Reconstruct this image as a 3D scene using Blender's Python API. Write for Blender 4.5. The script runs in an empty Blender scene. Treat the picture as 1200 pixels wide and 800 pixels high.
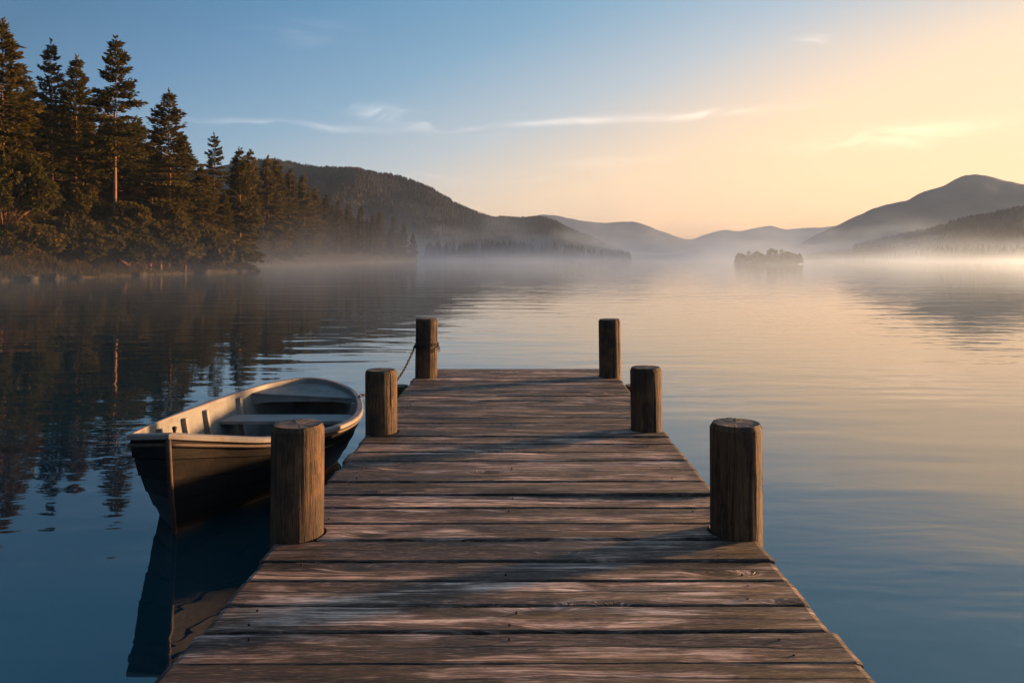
import bpy, bmesh, math, random
import numpy as np
from mathutils import Vector, noise as mnoise

R = math.radians
C = bpy.context.scene.collection
scene = bpy.context.scene

# ------------------------------------------------------------------ camera numbers
F, CX, HY, CAMZ = 933.0, 605.0, 300.0, 1.75      # focal length in photo pixels, vanishing point, eye height
DECK = 0.45
SUN_AZ, SUN_EL = 64.0, 3.3

def gx(px, d): return (px - CX) / F * d           # real place of a thing seen at px and standing d metres away
def gz(py, d): return CAMZ - (py - HY) / F * d
def on_level(px, py, z):
    d = F * (CAMZ - z) / (py - HY)
    return (gx(px, d), d, z)

# ------------------------------------------------------------------ object helpers
def new_mesh(name, verts, faces, smooth=False, mats=None, uvs=None, face_mats=None):
    me = bpy.data.meshes.new(name)
    if isinstance(verts, np.ndarray): verts = verts.tolist()
    if isinstance(faces, np.ndarray): faces = faces.tolist()
    me.from_pydata(verts, [], faces)
    if mats:
        for m in mats: me.materials.append(m)
    if face_mats is not None: me.polygons.foreach_set('material_index', face_mats)
    if smooth: me.polygons.foreach_set('use_smooth', [True] * len(me.polygons))
    if uvs is not None:
        l = me.uv_layers.new(name='UVMap')
        l.data.foreach_set('uv', [c for u in uvs for c in u])
    me.update()
    return me

def link(name, me, parent=None):
    o = bpy.data.objects.new(name, me); C.objects.link(o)
    if parent: o.parent = parent
    return o

def tag(o, label=None, cat=None, group=None, kind=None):
    if label: o['label'] = label
    if cat: o['category'] = cat
    if group: o['group'] = group
    if kind: o['kind'] = kind
    return o

def thing(name, label, cat, loc=(0, 0, 0), rz=0.0, group=None):
    o = bpy.data.objects.new(name, None); C.objects.link(o)
    o.location = loc; o.rotation_euler = (0, 0, rz); o.empty_display_size = 0.1
    return tag(o, label, cat, group)

class MB:
    """collects pieces of one part"""
    def __init__(s): s.v, s.f, s.fm = [], [], []
    def add(s, vs, fs, mi=0):
        b = len(s.v); s.v += [tuple(v) for v in vs]
        for f in fs: s.f.append(tuple(i + b for i in f)); s.fm.append(mi)
    def box(s, lo, hi, mi=0):
        x0, y0, z0 = lo; x1, y1, z1 = hi
        s.add([(x0,y0,z0),(x1,y0,z0),(x1,y1,z0),(x0,y1,z0),(x0,y0,z1),(x1,y0,z1),(x1,y1,z1),(x0,y1,z1)],
              [(0,3,2,1),(4,5,6,7),(0,1,5,4),(1,2,6,5),(2,3,7,6),(3,0,4,7)], mi)
    def tube(s, pts, rad, n=8, closed=False, caps=True, mi=0, squash=1.0):
        pts = [Vector(p) for p in pts]; m = len(pts)
        rad = rad if isinstance(rad, (list, tuple)) else [rad] * m
        vs, fs = [], []
        for i, p in enumerate(pts):
            a = pts[(i - 1) % m] if (closed or i > 0) else p
            b = pts[(i + 1) % m] if (closed or i < m - 1) else p
            t = (b - a).normalized()
            up = Vector((0, 0, 1)) if abs(t.z) < .95 else Vector((1, 0, 0))
            u = t.cross(up).normalized(); w = u.cross(t).normalized()
            for k in range(n):
                an = 2 * math.pi * k / n
                vs.append(p + u * (math.cos(an) * rad[i]) + w * (math.sin(an) * rad[i] * squash))
        for i in range(m if closed else m - 1):
            j = (i + 1) % m
            for k in range(n):
                l = (k + 1) % n
                fs.append((i*n+k, j*n+k, j*n+l, i*n+l))
        if caps and not closed:
            fs.append(tuple(range(n))); fs.append(tuple((m-1)*n + k for k in reversed(range(n))))
        s.add(vs, fs, mi)
    def build(s, name, mats, parent=None, smooth=False, bevel=0):
        if not isinstance(mats, (list, tuple)): mats = [mats]
        me = new_mesh(name, s.v, s.f, smooth, mats, None, s.fm)
        o = link(name, me, parent)
        if bevel:
            bm = bmesh.new(); bm.from_mesh(me)
            bmesh.ops.bevel(bm, geom=[e for e in bm.edges if len(e.link_faces) == 2 and e.calc_face_angle(0) > .6],
                            offset=bevel, segments=2, affect='EDGES', profile=.6)
            bm.to_mesh(me); bm.free()
        return o

# ------------------------------------------------------------------ node helpers
class NT:
    def __init__(s, nt): s.nt = nt; nt.nodes.clear()
    def n(s, typ, **kw):
        nd = s.nt.nodes.new(typ)
        for k, v in kw.items():
            if k.startswith('_'): setattr(nd, k[1:], v)
        return nd
    def put(s, sock, v):
        if v is None: return
        if isinstance(v, bpy.types.NodeSocket): s.nt.links.new(v, sock)
        elif isinstance(v, (int, float)) and sock.type in ('VECTOR',): sock.default_value = (v, v, v)
        elif isinstance(v, (tuple, list)) and sock.type == 'RGBA' and len(v) == 3: sock.default_value = (*v, 1)
        else: sock.default_value = v
    def math(s, op, a, b=None, c=None, clamp=False):
        nd = s.n('ShaderNodeMath'); nd.operation = op; nd.use_clamp = clamp
        for i, v in enumerate((a, b, c)):
            if v is not None: s.put(nd.inputs[i], v)
        return nd.outputs[0]
    def vmath(s, op, a, b=None, scale=None):
        nd = s.n('ShaderNodeVectorMath'); nd.operation = op
        s.put(nd.inputs[0], a)
        if b is not None: s.put(nd.inputs[1], b)
        if scale is not None: s.put(nd.inputs['Scale'], scale)
        return nd.outputs['Value'] if op in ('DOT_PRODUCT', 'LENGTH', 'DISTANCE') else nd.outputs[0]
    def noise(s, vec, scale=1, detail=2, rough=.5, dist=0, dims='3D', col=False):
        nd = s.n('ShaderNodeTexNoise'); nd.noise_dimensions = dims
        if vec is not None: s.put(nd.inputs['Vector'], vec)
        s.put(nd.inputs['Scale'], scale); s.put(nd.inputs['Detail'], detail); s.put(nd.inputs['Roughness'], rough); s.put(nd.inputs['Distortion'], dist)
        return nd.outputs['Color'] if col else nd.outputs[0]
    def voro(s, vec, scale=1, feature='F1', rnd=1, dims='2D'):
        nd = s.n('ShaderNodeTexVoronoi'); nd.feature = feature; nd.voronoi_dimensions = dims
        s.put(nd.inputs['Vector'], vec); s.put(nd.inputs['Scale'], scale); s.put(nd.inputs['Randomness'], rnd)
        return nd
    def step(s, v, lo, hi, a=0.0, b=1.0, smooth=True):
        nd = s.n('ShaderNodeMapRange'); nd.interpolation_type = 'SMOOTHSTEP' if smooth else 'LINEAR'
        s.put(nd.inputs[0], v); s.put(nd.inputs[1], lo); s.put(nd.inputs[2], hi); s.put(nd.inputs[3], a); s.put(nd.inputs[4], b)
        return nd.outputs[0]
    def mix(s, f, a, b, mode='MIX'):
        nd = s.n('ShaderNodeMix'); nd.data_type = 'RGBA'; nd.blend_type = mode
        s.put(nd.inputs[0], f); s.put(nd.inputs[6], a); s.put(nd.inputs[7], b)
        return nd.outputs[2]
    def comb(s, x, y, z):
        nd = s.n('ShaderNodeCombineXYZ')
        for i, v in enumerate((x, y, z)): s.put(nd.inputs[i], v)
        return nd.outputs[0]
    def sep(s, v):
        nd = s.n('ShaderNodeSeparateXYZ'); s.put(nd.inputs[0], v); return nd.outputs
    def bump(s, h, strength, dist, normal=None):
        nd = s.n('ShaderNodeBump'); s.put(nd.inputs['Strength'], strength); s.put(nd.inputs['Distance'], dist); s.put(nd.inputs['Height'], h)
        if normal is not None: s.put(nd.inputs['Normal'], normal)
        return nd.outputs[0]
    def obj(s): return s.n('ShaderNodeTexCoord').outputs['Object']
    def pos(s): return s.n('ShaderNodeNewGeometry').outputs['Position']
    def island(s): return s.n('ShaderNodeNewGeometry').outputs['Random Per Island']
    def orand(s): return s.n('ShaderNodeObjectInfo').outputs['Random']
    def out(s, surf=None, vol=None):
        o = s.n('ShaderNodeOutputMaterial')
        if surf is not None: s.nt.links.new(surf, o.inputs['Surface'])
        if vol is not None: s.nt.links.new(vol, o.inputs['Volume'])
    def bsdf(s, color, rough=.6, normal=None, spec=None, ior=None, extra=None):
        nd = s.n('ShaderNodeBsdfPrincipled')
        s.put(nd.inputs['Base Color'], color); s.put(nd.inputs['Roughness'], rough)
        if normal is not None: s.put(nd.inputs['Normal'], normal)
        if spec is not None: s.put(nd.inputs['Specular IOR Level'], spec)
        if ior is not None: s.put(nd.inputs['IOR'], ior)
        for k, v in (extra or {}).items(): s.put(nd.inputs[k], v)
        return nd.outputs[0]

def material(name):
    m = bpy.data.materials.new(name); m.use_nodes = True
    return m, NT(m.node_tree)

M = {}
# --- weathered deck planks: u runs along the plank in metres, v across it 0..1
def deck_material():
    m, t = material('weathered_planks')
    uv = t.sep(t.n('ShaderNodeUVMap').outputs[0]); u, v = uv[0], uv[1]
    r = t.island()
    ro = t.math('MULTIPLY', r, 91.0)
    uo = t.math('ADD', u, ro)
    base = t.comb(uo, t.math('MULTIPLY', v, .23), ro)
    # slow bend of the grain
    bend = t.math('MULTIPLY', t.math('SUBTRACT', t.noise(t.comb(t.math('MULTIPLY', uo, 1.3), t.math('MULTIPLY', v, 1.2), ro), 1, 2), .5), .5)
    # knots pull the grain round them
    kv = t.voro(t.comb(t.math('MULTIPLY', uo, .95), t.math('ADD', t.math('MULTIPLY', v, .55), t.math('MULTIPLY', ro, 3.7)), 0), 1.0)
    kd = kv.outputs['Distance']
    kon = t.math('GREATER_THAN', t.sep(kv.outputs['Color'])[0], .30)
    kcore = t.math('MULTIPLY', t.step(kd, .04, .075, 1, 0), kon)
    khalo = t.math('MULTIPLY', t.step(kd, .03, .19, 1, 0), kon)
    vb = t.math('ADD', t.math('ADD', v, bend), t.math('MULTIPLY', khalo, .20))
    g1 = t.noise(t.comb(t.math('MULTIPLY', uo, 2.8), t.math('MULTIPLY', vb, 9), ro), 1, 6, .68)
    g2 = t.noise(t.comb(t.math('MULTIPLY', uo, 9.0), t.math('MULTIPLY', vb, 48), ro), 1, 4, .6)
    rings = t.noise(t.comb(t.math('MULTIPLY', uo, .25), t.math('MULTIPLY', vb, 22), t.math('MULTIPLY', khalo, 2.5)), 1, 2, .5)
    stain = t.noise(t.comb(t.math('MULTIPLY', uo, 1.7), t.math('MULTIPLY', vb, 2.6), ro), 1, 5, .66, .5)
    worldst = t.noise(t.comb(t.math('MULTIPLY', uo, 1.15), t.math('ADD', t.math('MULTIPLY', vb, 1.3), 40), ro), 1, 5, .62, .6)
    g3 = t.noise(t.comb(t.math('MULTIPLY', uo, 16.0), t.math('MULTIPLY', vb, 80), ro), 1, 3, .6)
    rings = t.math('MULTIPLY', rings, t.math('SUBTRACT', 1, t.math('MULTIPLY', khalo, .5)))
    # cracks
    cn = t.noise(t.comb(t.math('MULTIPLY', uo, .8), t.math('MULTIPLY', vb, 20), ro), 1, 3, .6)
    cracks = t.step(t.math('ABSOLUTE', t.math('SUBTRACT', cn, .5)), .0, .042, 1, 0)
    cracks = t.math('MULTIPLY', cracks, t.step(t.noise(t.comb(t.math('MULTIPLY', uo, 1.7), t.math('MULTIPLY', v, 4), ro), 1, 1), .44, .56))
    mid = t.math('ADD', .5, t.math('MULTIPLY', t.math('SUBTRACT', t.noise(t.comb(t.math('MULTIPLY', uo, 1.1), ro, 0), 1, 3, .6), .5), .5))
    midl = t.step(t.math('ABSOLUTE', t.math('SUBTRACT', v, mid)), .008, .034, 1, 0)
    midl = t.math('MULTIPLY', midl, t.step(t.noise(t.comb(t.math('MULTIPLY', uo, .7), 3.3, ro), 1, 2), .40, .52))
    crack = t.math('MAXIMUM', cracks, midl)
    edge = t.step(t.math('ABSOLUTE', t.math('SUBTRACT', v, .5)), .40, .5)
    light = t.mix(t.step(g1, .3, .7, 0, 1), (.27, .21, .185), (.76, .63, .56))
    warm = t.mix(t.step(g1, .3, .7, 0, 1), (.045, .025, .014), (.20, .120, .072))
    col = t.mix(t.step(stain, .42, .58), warm, light)
    cool = t.noise(t.comb(t.math('MULTIPLY', uo, .55), t.math('MULTIPLY', v, .9), t.math('ADD', ro, 7)), 1, 3, .55)
    col = t.mix(t.step(cool, .56, .68, 0, .7), col, t.mix(g1, (.12, .125, .13), (.34, .345, .35)))
    col = t.mix(t.math('MULTIPLY', t.step(worldst, .47, .58), .88), col, (.042, .024, .014))
    endd = t.step(t.math('ABSOLUTE', u), .75, 1.1)
    col = t.mix(t.math('MULTIPLY', endd, t.step(t.noise(base, 3.0, 3), .35, .6, 0, .8)), col, (.075, .043, .026))
    col = t.mix(t.step(g2, .48, .70, 0, .6), col, (.055, .035, .026))
    col = t.mix(t.step(rings, .5, .60, 0, .55), col, (.06, .036, .024))
    col = t.mix(t.step(g3, .5, .68, 0, .55), col, (.05, .032, .024))
    col = t.mix(t.step(g3, .46, .34, 0, .35), col, (.72, .60, .54))
    col = t.mix(t.math('MULTIPLY', t.step(kd, .05, .16, 1, 0), t.math('MULTIPLY', kon, .6)), col, (.085, .045, .026))
    hue = t.mix(t.math('FRACT', t.math('MULTIPLY', r, 7.3)), (.66, .57, .52), (1.25, 1.10, 1.0))
    col = t.mix(1.0, col, hue, 'MULTIPLY')
    gm = t.n('ShaderNodeGamma'); t.put(gm.inputs[0], col); gm.inputs[1].default_value = 1.45
    col = t.vmath('MULTIPLY', gm.outputs[0], (2.1, 2.28, 2.45))
    col = t.mix(t.math('MULTIPLY', edge, .55), col, (.035, .022, .016))
    col = t.mix(t.math('MULTIPLY', crack, .9), col, (.008, .006, .005))
    col = t.mix(t.math('MULTIPLY', kcore, .95), col, (.012, .011, .007))
    h = t.math('ADD', t.math('MULTIPLY', g1, .7), t.math('MULTIPLY', g2, .5))
    h = t.math('ADD', h, t.math('MULTIPLY', rings, .10))
    h = t.math('ADD', h, t.math('MULTIPLY', g3, .25))
    h = t.math('SUBTRACT', h, t.math('MULTIPLY', crack, 1.6))
    h = t.math('ADD', h, t.math('MULTIPLY', kcore, .2))
    nrm = t.bump(h, 1.0, .009)
    rough = t.math('ADD', t.step(stain, .3, .65, .42, .62), t.math('MULTIPLY', g2, .2))
    t.out(t.bsdf(col, rough, nrm, .45))
    return m
M['deck'] = deck_material()

def post_material():
    m, t = material('timber_bark_stripped')
    p = t.obj(); x, y, z = t.sep(p)
    ang = t.math('ARCTAN2', y, x)
    ca, sa = t.math('COSINE', ang), t.math('SINE', ang)
    r = t.orand(); ro = t.math('MULTIPLY', r, 50)
    q = t.comb(t.math('ADD', ca, ro), sa, t.math('MULTIPLY', z, .35))
    g1 = t.noise(t.comb(t.math('ADD', ca, ro), sa, t.math('MULTIPLY', z, .5)), 7, 5, .65)
    g2 = t.noise(t.comb(t.math('ADD', ca, ro), sa, t.math('MULTIPLY', z, .35)), 26, 4, .6)
    blot = t.noise(t.comb(t.math('ADD', x, ro), y, t.math('MULTIPLY', z, .6)), 6, 4, .6)
    crack = t.step(t.math('ABSOLUTE', t.math('SUBTRACT', t.noise(q, 5.5, 3, .6), .5)), 0, .014, 1, 0)
    crack = t.math('MULTIPLY', crack, t.step(t.noise(t.comb(t.math('ADD', ca, ro), sa, t.math('MULTIPLY', z, 1.5)), 3, 2), .45, .58))
    col = t.mix(g1, (.030, .018, .012), (.25, .128, .055))
    col = t.mix(t.step(blot, .42, .62, 0, .85), col, (.040, .026, .018))
    col = t.mix(t.step(g2, .46, .68, 0, .8), col, (.026, .017, .012))
    col = t.mix(t.math('MULTIPLY', t.step(t.noise(q, 40, 2), .62, .72), .35), col, (.33, .26, .20))
    col = t.mix(t.math('MULTIPLY', crack, .92), col, (.008, .006, .005))
    wet = t.step(z, -.1, .15, 1, 0)
    col = t.mix(t.math('MULTIPLY', wet, .7), col, (.018, .014, .010))
    h = t.math('SUBTRACT', t.math('ADD', g1, t.math('MULTIPLY', g2, .8)), t.math('MULTIPLY', crack, 1.6))
    t.out(t.bsdf(col, t.math('SUBTRACT', .8, t.math('MULTIPLY', wet, .4)), t.bump(h, 1.0, .010), .35))
    return m
M['post'] = post_material()

def endgrain_material():
    m, t = material('end_grain')
    p = t.obj(); x, y, z = t.sep(p)
    ro = t.math('MULTIPLY', t.orand(), 40)
    wob = t.noise(t.comb(x, y, ro), 9, 3)
    rr = t.math('ADD', t.math('POWER', t.math('ADD', t.math('MULTIPLY', x, x), t.math('MULTIPLY', y, y)), .5), t.math('MULTIPLY', wob, .035))
    ring = t.math('SINE', t.math('MULTIPLY', rr, 760))
    ang = t.math('ARCTAN2', y, x)
    rad = t.noise(t.comb(t.math('ADD', t.math('COSINE', ang), ro), t.math('SINE', ang), 0), 5.5, 3, .6)
    crack = t.step(t.math('ABSOLUTE', t.math('SUBTRACT', rad, .5)), 0, .02, 1, 0)
    blot = t.noise(t.comb(x, y, ro), 14, 4, .6)
    col = t.mix(t.step(ring, -1, 1, .35, .62), (.09, .06, .047), (.25, .19, .16))
    col = t.mix(t.step(blot, .42, .65, 0, .8), col, (.07, .048, .04))
    col = t.mix(t.math('MULTIPLY', crack, .9), col, (.012, .009, .007))
    h = t.math('SUBTRACT', t.math('ADD', t.math('MULTIPLY', ring, .05), blot), crack)
    t.out(t.bsdf(col, .75, t.bump(h, .8, .004), .35))
    return m
M['endgrain'] = endgrain_material()

def simple_wood(name, a, b, scale=(3, 30, 30), rough=.65, dark=(.03, .02, .015), wear=.5, bumpd=.003, spec=.4):
    m, t = material(name)
    p = t.obj()
    g = t.noise(t.vmath('MULTIPLY', p, scale), 1, 5, .62)
    b2 = t.noise(p, 5.0, 5, .65)
    fine = t.noise(p, 38.0, 3, .6)
    col = t.mix(g, a, b)
    col = t.mix(t.step(b2, .46, .7, 0, wear), col, dark)
    col = t.mix(t.step(fine, .55, .75, 0, wear * .7), col, dark)
    t.out(t.bsdf(col, rough, t.bump(t.math('ADD', g, t.math('MULTIPLY', fine, .4)), .7, bumpd), spec))
    return m
M['beam'] = simple_wood('beam_timber', (.05, .032, .022), (.13, .085, .06), (25, 3, 25))
M['hull'] = simple_wood('hull_dark_paint', (.0050, .0045, .0042), (.0120, .0092, .0080), (6, 6, 30), .5, (.045, .026, .018), .5, .005, .5)
M['strip'] = simple_wood('stem_timber', (.06, .035, .024), (.13, .075, .048), (20, 20, 3), .6, (.05, .03, .02), .5)
M['rail'] = simple_wood('rail_worn_paint', (.15, .13, .118), (.28, .255, .235), (5, 5, 5), .55, (.16, .09, .06), .75, .003)
M['inner'] = simple_wood('inside_grey_paint', (.115, .113, .108), (.22, .215, .205), (4, 4, 18), .6, (.085, .070, .058), .75, .002)
M['rib'] = simple_wood('rib_timber', (.17, .14, .12), (.32, .28, .25), (20, 20, 4), .65, (.06, .045, .035), .6)
M['bench'] = simple_wood('bench_grey_paint', (.17, .17, .17), (.29, .285, .28), (4, 30, 30), .55, (.15, .12, .10), .5)

def metal(name, col, rough):
    m, t = material(name)
    n1 = t.noise(t.obj(), 60, 3)
    c = t.mix(n1, tuple(x * .5 for x in col), col)
    t.out(t.bsdf(c, rough, t.bump(n1, .4, .002), .5, None, {'Metallic': .7}))
    return m
M['chain'] = metal('rusted_iron', (.06, .042, .034), .65)
M['nail'] = metal('nail_iron', (.05, .035, .03), .7)

# --- foliage and bark
def foliage(name, a, b, trans=.35):
    m, t = material(name)
    r = t.orand(); isl = t.island()
    cl = t.noise(t.pos(), .45, 2)
    f = t.math('ADD', t.math('MULTIPLY', isl, .6), t.math('MULTIPLY', cl, .5))
    col = t.mix(f, a, b)
    col = t.mix(1.0, col, t.mix(r, (.75, .8, .8), (1.2, 1.1, 1.0)), 'MULTIPLY')
    d = t.n('ShaderNodeBsdfDiffuse'); t.put(d.inputs[0], col)
    tr = t.n('ShaderNodeBsdfTranslucent'); t.put(tr.inputs[0], col)
    mx = t.n('ShaderNodeMixShader'); mx.inputs[0].default_value = trans
    t.nt.links.new(d.outputs[0], mx.inputs[1]); t.nt.links.new(tr.outputs[0], mx.inputs[2])
    t.out(mx.outputs[0]); return m
M['needle'] = foliage('conifer_needles', (.036, .036, .011), (.105, .080, .022))
M['leaf'] = foliage('broad_leaves', (.040, .040, .012), (.105, .078, .022))
M['distant'] = foliage('distant_wood', (.036, .035, .027), (.058, .052, .038), .2)
M['grass'] = foliage('shore_grass', (.030, .028, .011), (.075, .058, .024), .3)

def bark():
    m, t = material('pine_bark')
    p = t.obj()
    n1 = t.noise(t.vmath('MULTIPLY', p, (6, 6, 1.6)), 1, 4, .65)
    zz = t.sep(p)[2]
    col = t.mix(n1, (.10, .052, .030), (.30, .155, .085))
    ban = t.noise(t.comb(0, 0, t.math('MULTIPLY', zz, 1.0)), 1.6, 3, .6)
    col = t.mix(t.step(ban, .52, .6, 0, .75), col, (.05, .03, .02))
    t.out(t.bsdf(col, .85, t.bump(n1, .8, .05), .2)); return m
M['bark'] = bark()

def ground(name, a, b, c, s1=.5, s2=6):
    m, t = material(name)
    p = t.pos()
    n1 = t.noise(p, s1, 4, .6); n2 = t.noise(p, s2, 4, .65)
    col = t.mix(t.step(n1, .35, .65), a, b)
    col = t.mix(t.step(n2, .45, .7, 0, .7), col, c)
    t.out(t.bsdf(col, .95, t.bump(n2, .8, .15), .1)); return m
M['bank'] = ground('bank_soil', (.045, .036, .02), (.085, .07, .032), (.13, .10, .06))
M['hillside'] = ground('wooded_hillside', (.034, .033, .024), (.052, .047, .032), (.026, .026, .019), .012, .12)
M['rock'] = ground('lake_rock', (.045, .038, .03), (.10, .085, .07), (.03, .025, .02), 2, 14)
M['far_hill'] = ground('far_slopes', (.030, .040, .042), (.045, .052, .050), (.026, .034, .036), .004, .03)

def water():
    m, t = material('lake_water')
    p = t.pos(); x, y, z = t.sep(p)
    # long lazy swell, finer wrinkles, and breezier lanes further out
    a = t.noise(t.comb(t.math('MULTIPLY', x, .32), t.math('MULTIPLY', y, .95), 0), 1, 2, .5, .3)
    b = t.noise(t.comb(t.math('MULTIPLY', x, 1.5), t.math('MULTIPLY', y, 3.6), 4.), 1, 2, .5, .4)
    lane = t.step(t.noise(t.comb(t.math('MULTIPLY', x, .05), t.math('MULTIPLY', y, .16), 9.), 1, 2), .42, .62)
    h = t.math('ADD', t.math('MULTIPLY', a, .016), t.math('MULTIPLY', t.math('MULTIPLY', b, lane), .0035))
    h = t.math('ADD', h, t.math('MULTIPLY', b, .0012))
    nrm = t.bump(h, 1.0, 1.0)
    t.out(t.bsdf((.005, .036, .050), .02, nrm, .5, 2.0))
    return m
M['water'] = water()

# ------------------------------------------------------------------ camera, sun, sky
cam = bpy.data.cameras.new('camera'); cam.sensor_width = 36; cam.lens = 28.0
cam.shift_x = -(CX - 600) / 1200; cam.shift_y = -(400 - HY) / 1200
cam.clip_start = .05; cam.clip_end = 20000
co = bpy.data.objects.new('camera', cam); C.objects.link(co)
co.location = (0, 0, CAMZ); co.rotation_euler = (R(90), 0, 0)
scene.camera = co

sdir = Vector((math.sin(R(SUN_AZ)) * math.cos(R(SUN_EL)), math.cos(R(SUN_AZ)) * math.cos(R(SUN_EL)), math.sin(R(SUN_EL))))
sl = bpy.data.lights.new('sun', 'SUN'); sl.energy = 5.0; sl.angle = R(4.5); sl.color = (1.0, .55, .24)
so = bpy.data.objects.new('sun', sl); C.objects.link(so); so.rotation_euler = sdir.to_track_quat('Z', 'Y').to_euler()

w = bpy.data.worlds.new('World'); scene.world = w; w.use_nodes = True
t = NT(w.node_tree)
sky = t.n('ShaderNodeTexSky'); sky.sky_type = 'NISHITA'; sky.sun_disc = False
sky.sun_elevation = R(SUN_EL); sky.sun_rotation = R(SUN_AZ); sky.air_density = 1.0; sky.dust_density = 1.0; sky.ozone_density = 4.0; sky.altitude = 300
gen = t.n('ShaderNodeTexCoord').outputs['Generated']
dx, dy, dz = t.sep(gen)
# thin cirrus, laid out by direction in the sky (azimuth from north, elevation)
az = t.math('ARCTAN2', dx, dy); el = t.math('ARCSINE', dz)
warp = t.noise(t.comb(t.math('MULTIPLY', az, 5), t.math('MULTIPLY', el, 9), 1.7), 1, 3, .55)
cn = t.noise(t.comb(t.math('MULTIPLY', az, 6), t.math('ADD', t.math('MULTIPLY', el, 60), t.math('MULTIPLY', warp, 5)), 2.2), 1, 5, .62, .5)
def streak(px, py, half_w, half_h, tilt, amp):
    a0 = math.atan((px - CX) / F); e0 = math.atan((HY - py) / F * math.cos(a0))
    u = t.math('SUBTRACT', az, a0)
    v = t.math('SUBTRACT', t.math('SUBTRACT', el, e0), t.math('MULTIPLY', u, tilt))
    v = t.math('ADD', v, t.math('MULTIPLY', t.math('SUBTRACT', warp, .5), .02))
    e = t.math('ADD', t.math('POWER', t.math('DIVIDE', t.math('ABSOLUTE', u), half_w / F), 2), t.math('POWER', t.math('DIVIDE', t.math('ABSOLUTE', v), half_h / F), 2))
    return t.math('MULTIPLY', t.math('EXPONENT', t.math('MULTIPLY', e, -1)), amp)
cl = None
for s_ in ((475, 138, 70, 8, -.16, 1.0), (650, 143, 80, 3.4, .05, .8), (830, 135, 90, 4, .0, .8), (330, 147, 110, 4, .0, .6), (1040, 162, 80, 10, .05, .8),
           (1090, 168, 30, 6, 0, .7), (950, 47, 18, 5, 0, .6), (740, 188, 60, 6, .05, .5), (600, 210, 110, 7, .0, .4), (350, 40, 70, 14, .1, .25)):
    k = streak(*s_); cl = k if cl is None else t.math('ADD', cl, k)
cl = t.math('MULTIPLY', cl, t.step(cn, .40, .67), clamp=True)
# the dawn sky: the physical sky blended with the warm-to-blue sweep from the sun's side of the horizon round to the far side
sang = t.math('ARCCOSINE', t.vmath('DOT_PRODUCT', gen, tuple(sdir)))
near = t.math('SUBTRACT', t.step(sang, R(15), R(98), 1, 0, False), t.step(el, .10, .32, 0, .13))
e_ = t.math('MAXIMUM', el, 0)
low = t.math('EXPONENT', t.math('DIVIDE', e_, -.135))
wa = t.math('ADD', t.math('MULTIPLY', near, .95), t.math('MULTIPLY', t.math('MULTIPLY', low, t.step(sang, R(60), R(130), .60, .14)), 1.0), clamp=True)
rampn = t.n('ShaderNodeValToRGB'); cr_ = rampn.color_ramp
cr_.elements[0].position = 0; cr_.elements[0].color = (.028, .150, .285, 1)
cr_.elements[1].position = 1; cr_.elements[1].color = (1.04, .75, .44, 1)
for p_, c_ in ((.15, (.070, .235, .42)), (.35, (.17, .37, .53)), (.55, (.42, .54, .60)), (.77, (.93, .72, .46))):
    q_ = cr_.elements.new(p_); q_.color = (*c_, 1)
t.put(rampn.inputs[0], wa)
peach = t.math('MULTIPLY', t.math('EXPONENT', t.math('DIVIDE', e_, -.08)), t.step(sang, R(25), R(115), 1.0, .1))
grad = t.mix(peach, rampn.outputs[0], t.mix(t.step(sang, R(30), R(100)), (1.75, .74, .15), (.42, .33, .32)))
zen = t.step(el, .23, .40)
grad = t.mix(t.math('MULTIPLY', zen, .9), grad, t.mix(t.step(sang, R(30), R(95)), (.20, .44, .62), (.030, .20, .37)))
grad = t.mix(t.step(el, .55, 1.15), grad, (.13, .185, .26))
grad = t.vmath('SCALE', grad, None, t.step(sang, R(97), R(145), 1, .24))
glow = t.math('EXPONENT', t.math('MULTIPLY', t.math('POWER', t.math('DIVIDE', sang, .30), 2), -1))
grad = t.vmath('ADD', grad, t.vmath('SCALE', (1.1, .75, .40), None, glow))
ang2 = t.math('ARCCOSINE', t.vmath('DOT_PRODUCT', gen, tuple(Vector((math.sin(R(24)), math.cos(R(24)), .05)).normalized())))
glow2 = t.math('EXPONENT', t.math('MULTIPLY', t.math('POWER', t.math('DIVIDE', ang2, .26), 2), -1))
grad = t.vmath('ADD', grad, t.vmath('SCALE', (.22, .085, .0), None, glow2))
base = t.mix(.85, sky.outputs[0], t.vmath('SCALE', grad, None, 1 / .30))
skyc = t.mix(t.math('MULTIPLY', cl, .8), base, t.vmath('ADD', t.vmath('SCALE', base, None, 1.15), (1.5, 1.1, .8)))
bg = t.n('ShaderNodeBackground'); t.put(bg.inputs[0], skyc); bg.inputs[1].default_value = .07
wo = t.n('ShaderNodeOutputWorld'); t.nt.links.new(bg.outputs[0], wo.inputs['Surface'])

scene.view_settings.view_transform = 'Standard'; scene.view_settings.look = 'None'
scene.view_settings.gamma = 1; scene.view_settings.use_curve_mapping = False
scene.view_settings.exposure = 2.3
scene.render.engine = 'CYCLES'
cy = scene.cycles
cy.use_denoising = True; cy.max_bounces = 6; cy.diffuse_bounces = 2; cy.glossy_bounces = 3; cy.transmission_bounces = 2; cy.volume_bounces = 1; cy.transparent_max_bounces = 8
cy.use_adaptive_sampling = True; cy.adaptive_threshold = .01; cy.sample_clamp_indirect = 6
cy.volume_max_steps = 256

# ------------------------------------------------------------------ lake
def sheet(name, xs, ys, z, m):
    vs = [(x, y, z) for y in ys for x in xs]; n = len(xs)
    fs = [(j*n+i, j*n+i+1, (j+1)*n+i+1, (j+1)*n+i) for j in range(len(ys)-1) for i in range(n-1)]
    return tag(link(name, new_mesh(name, vs, fs, False, [m])), kind='structure')
g = [-4000, -1000, -300, -100, -30, 0, 30, 100, 300, 1000, 4000]
sheet('lake_water', g, g, 0, M['water'])

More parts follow.
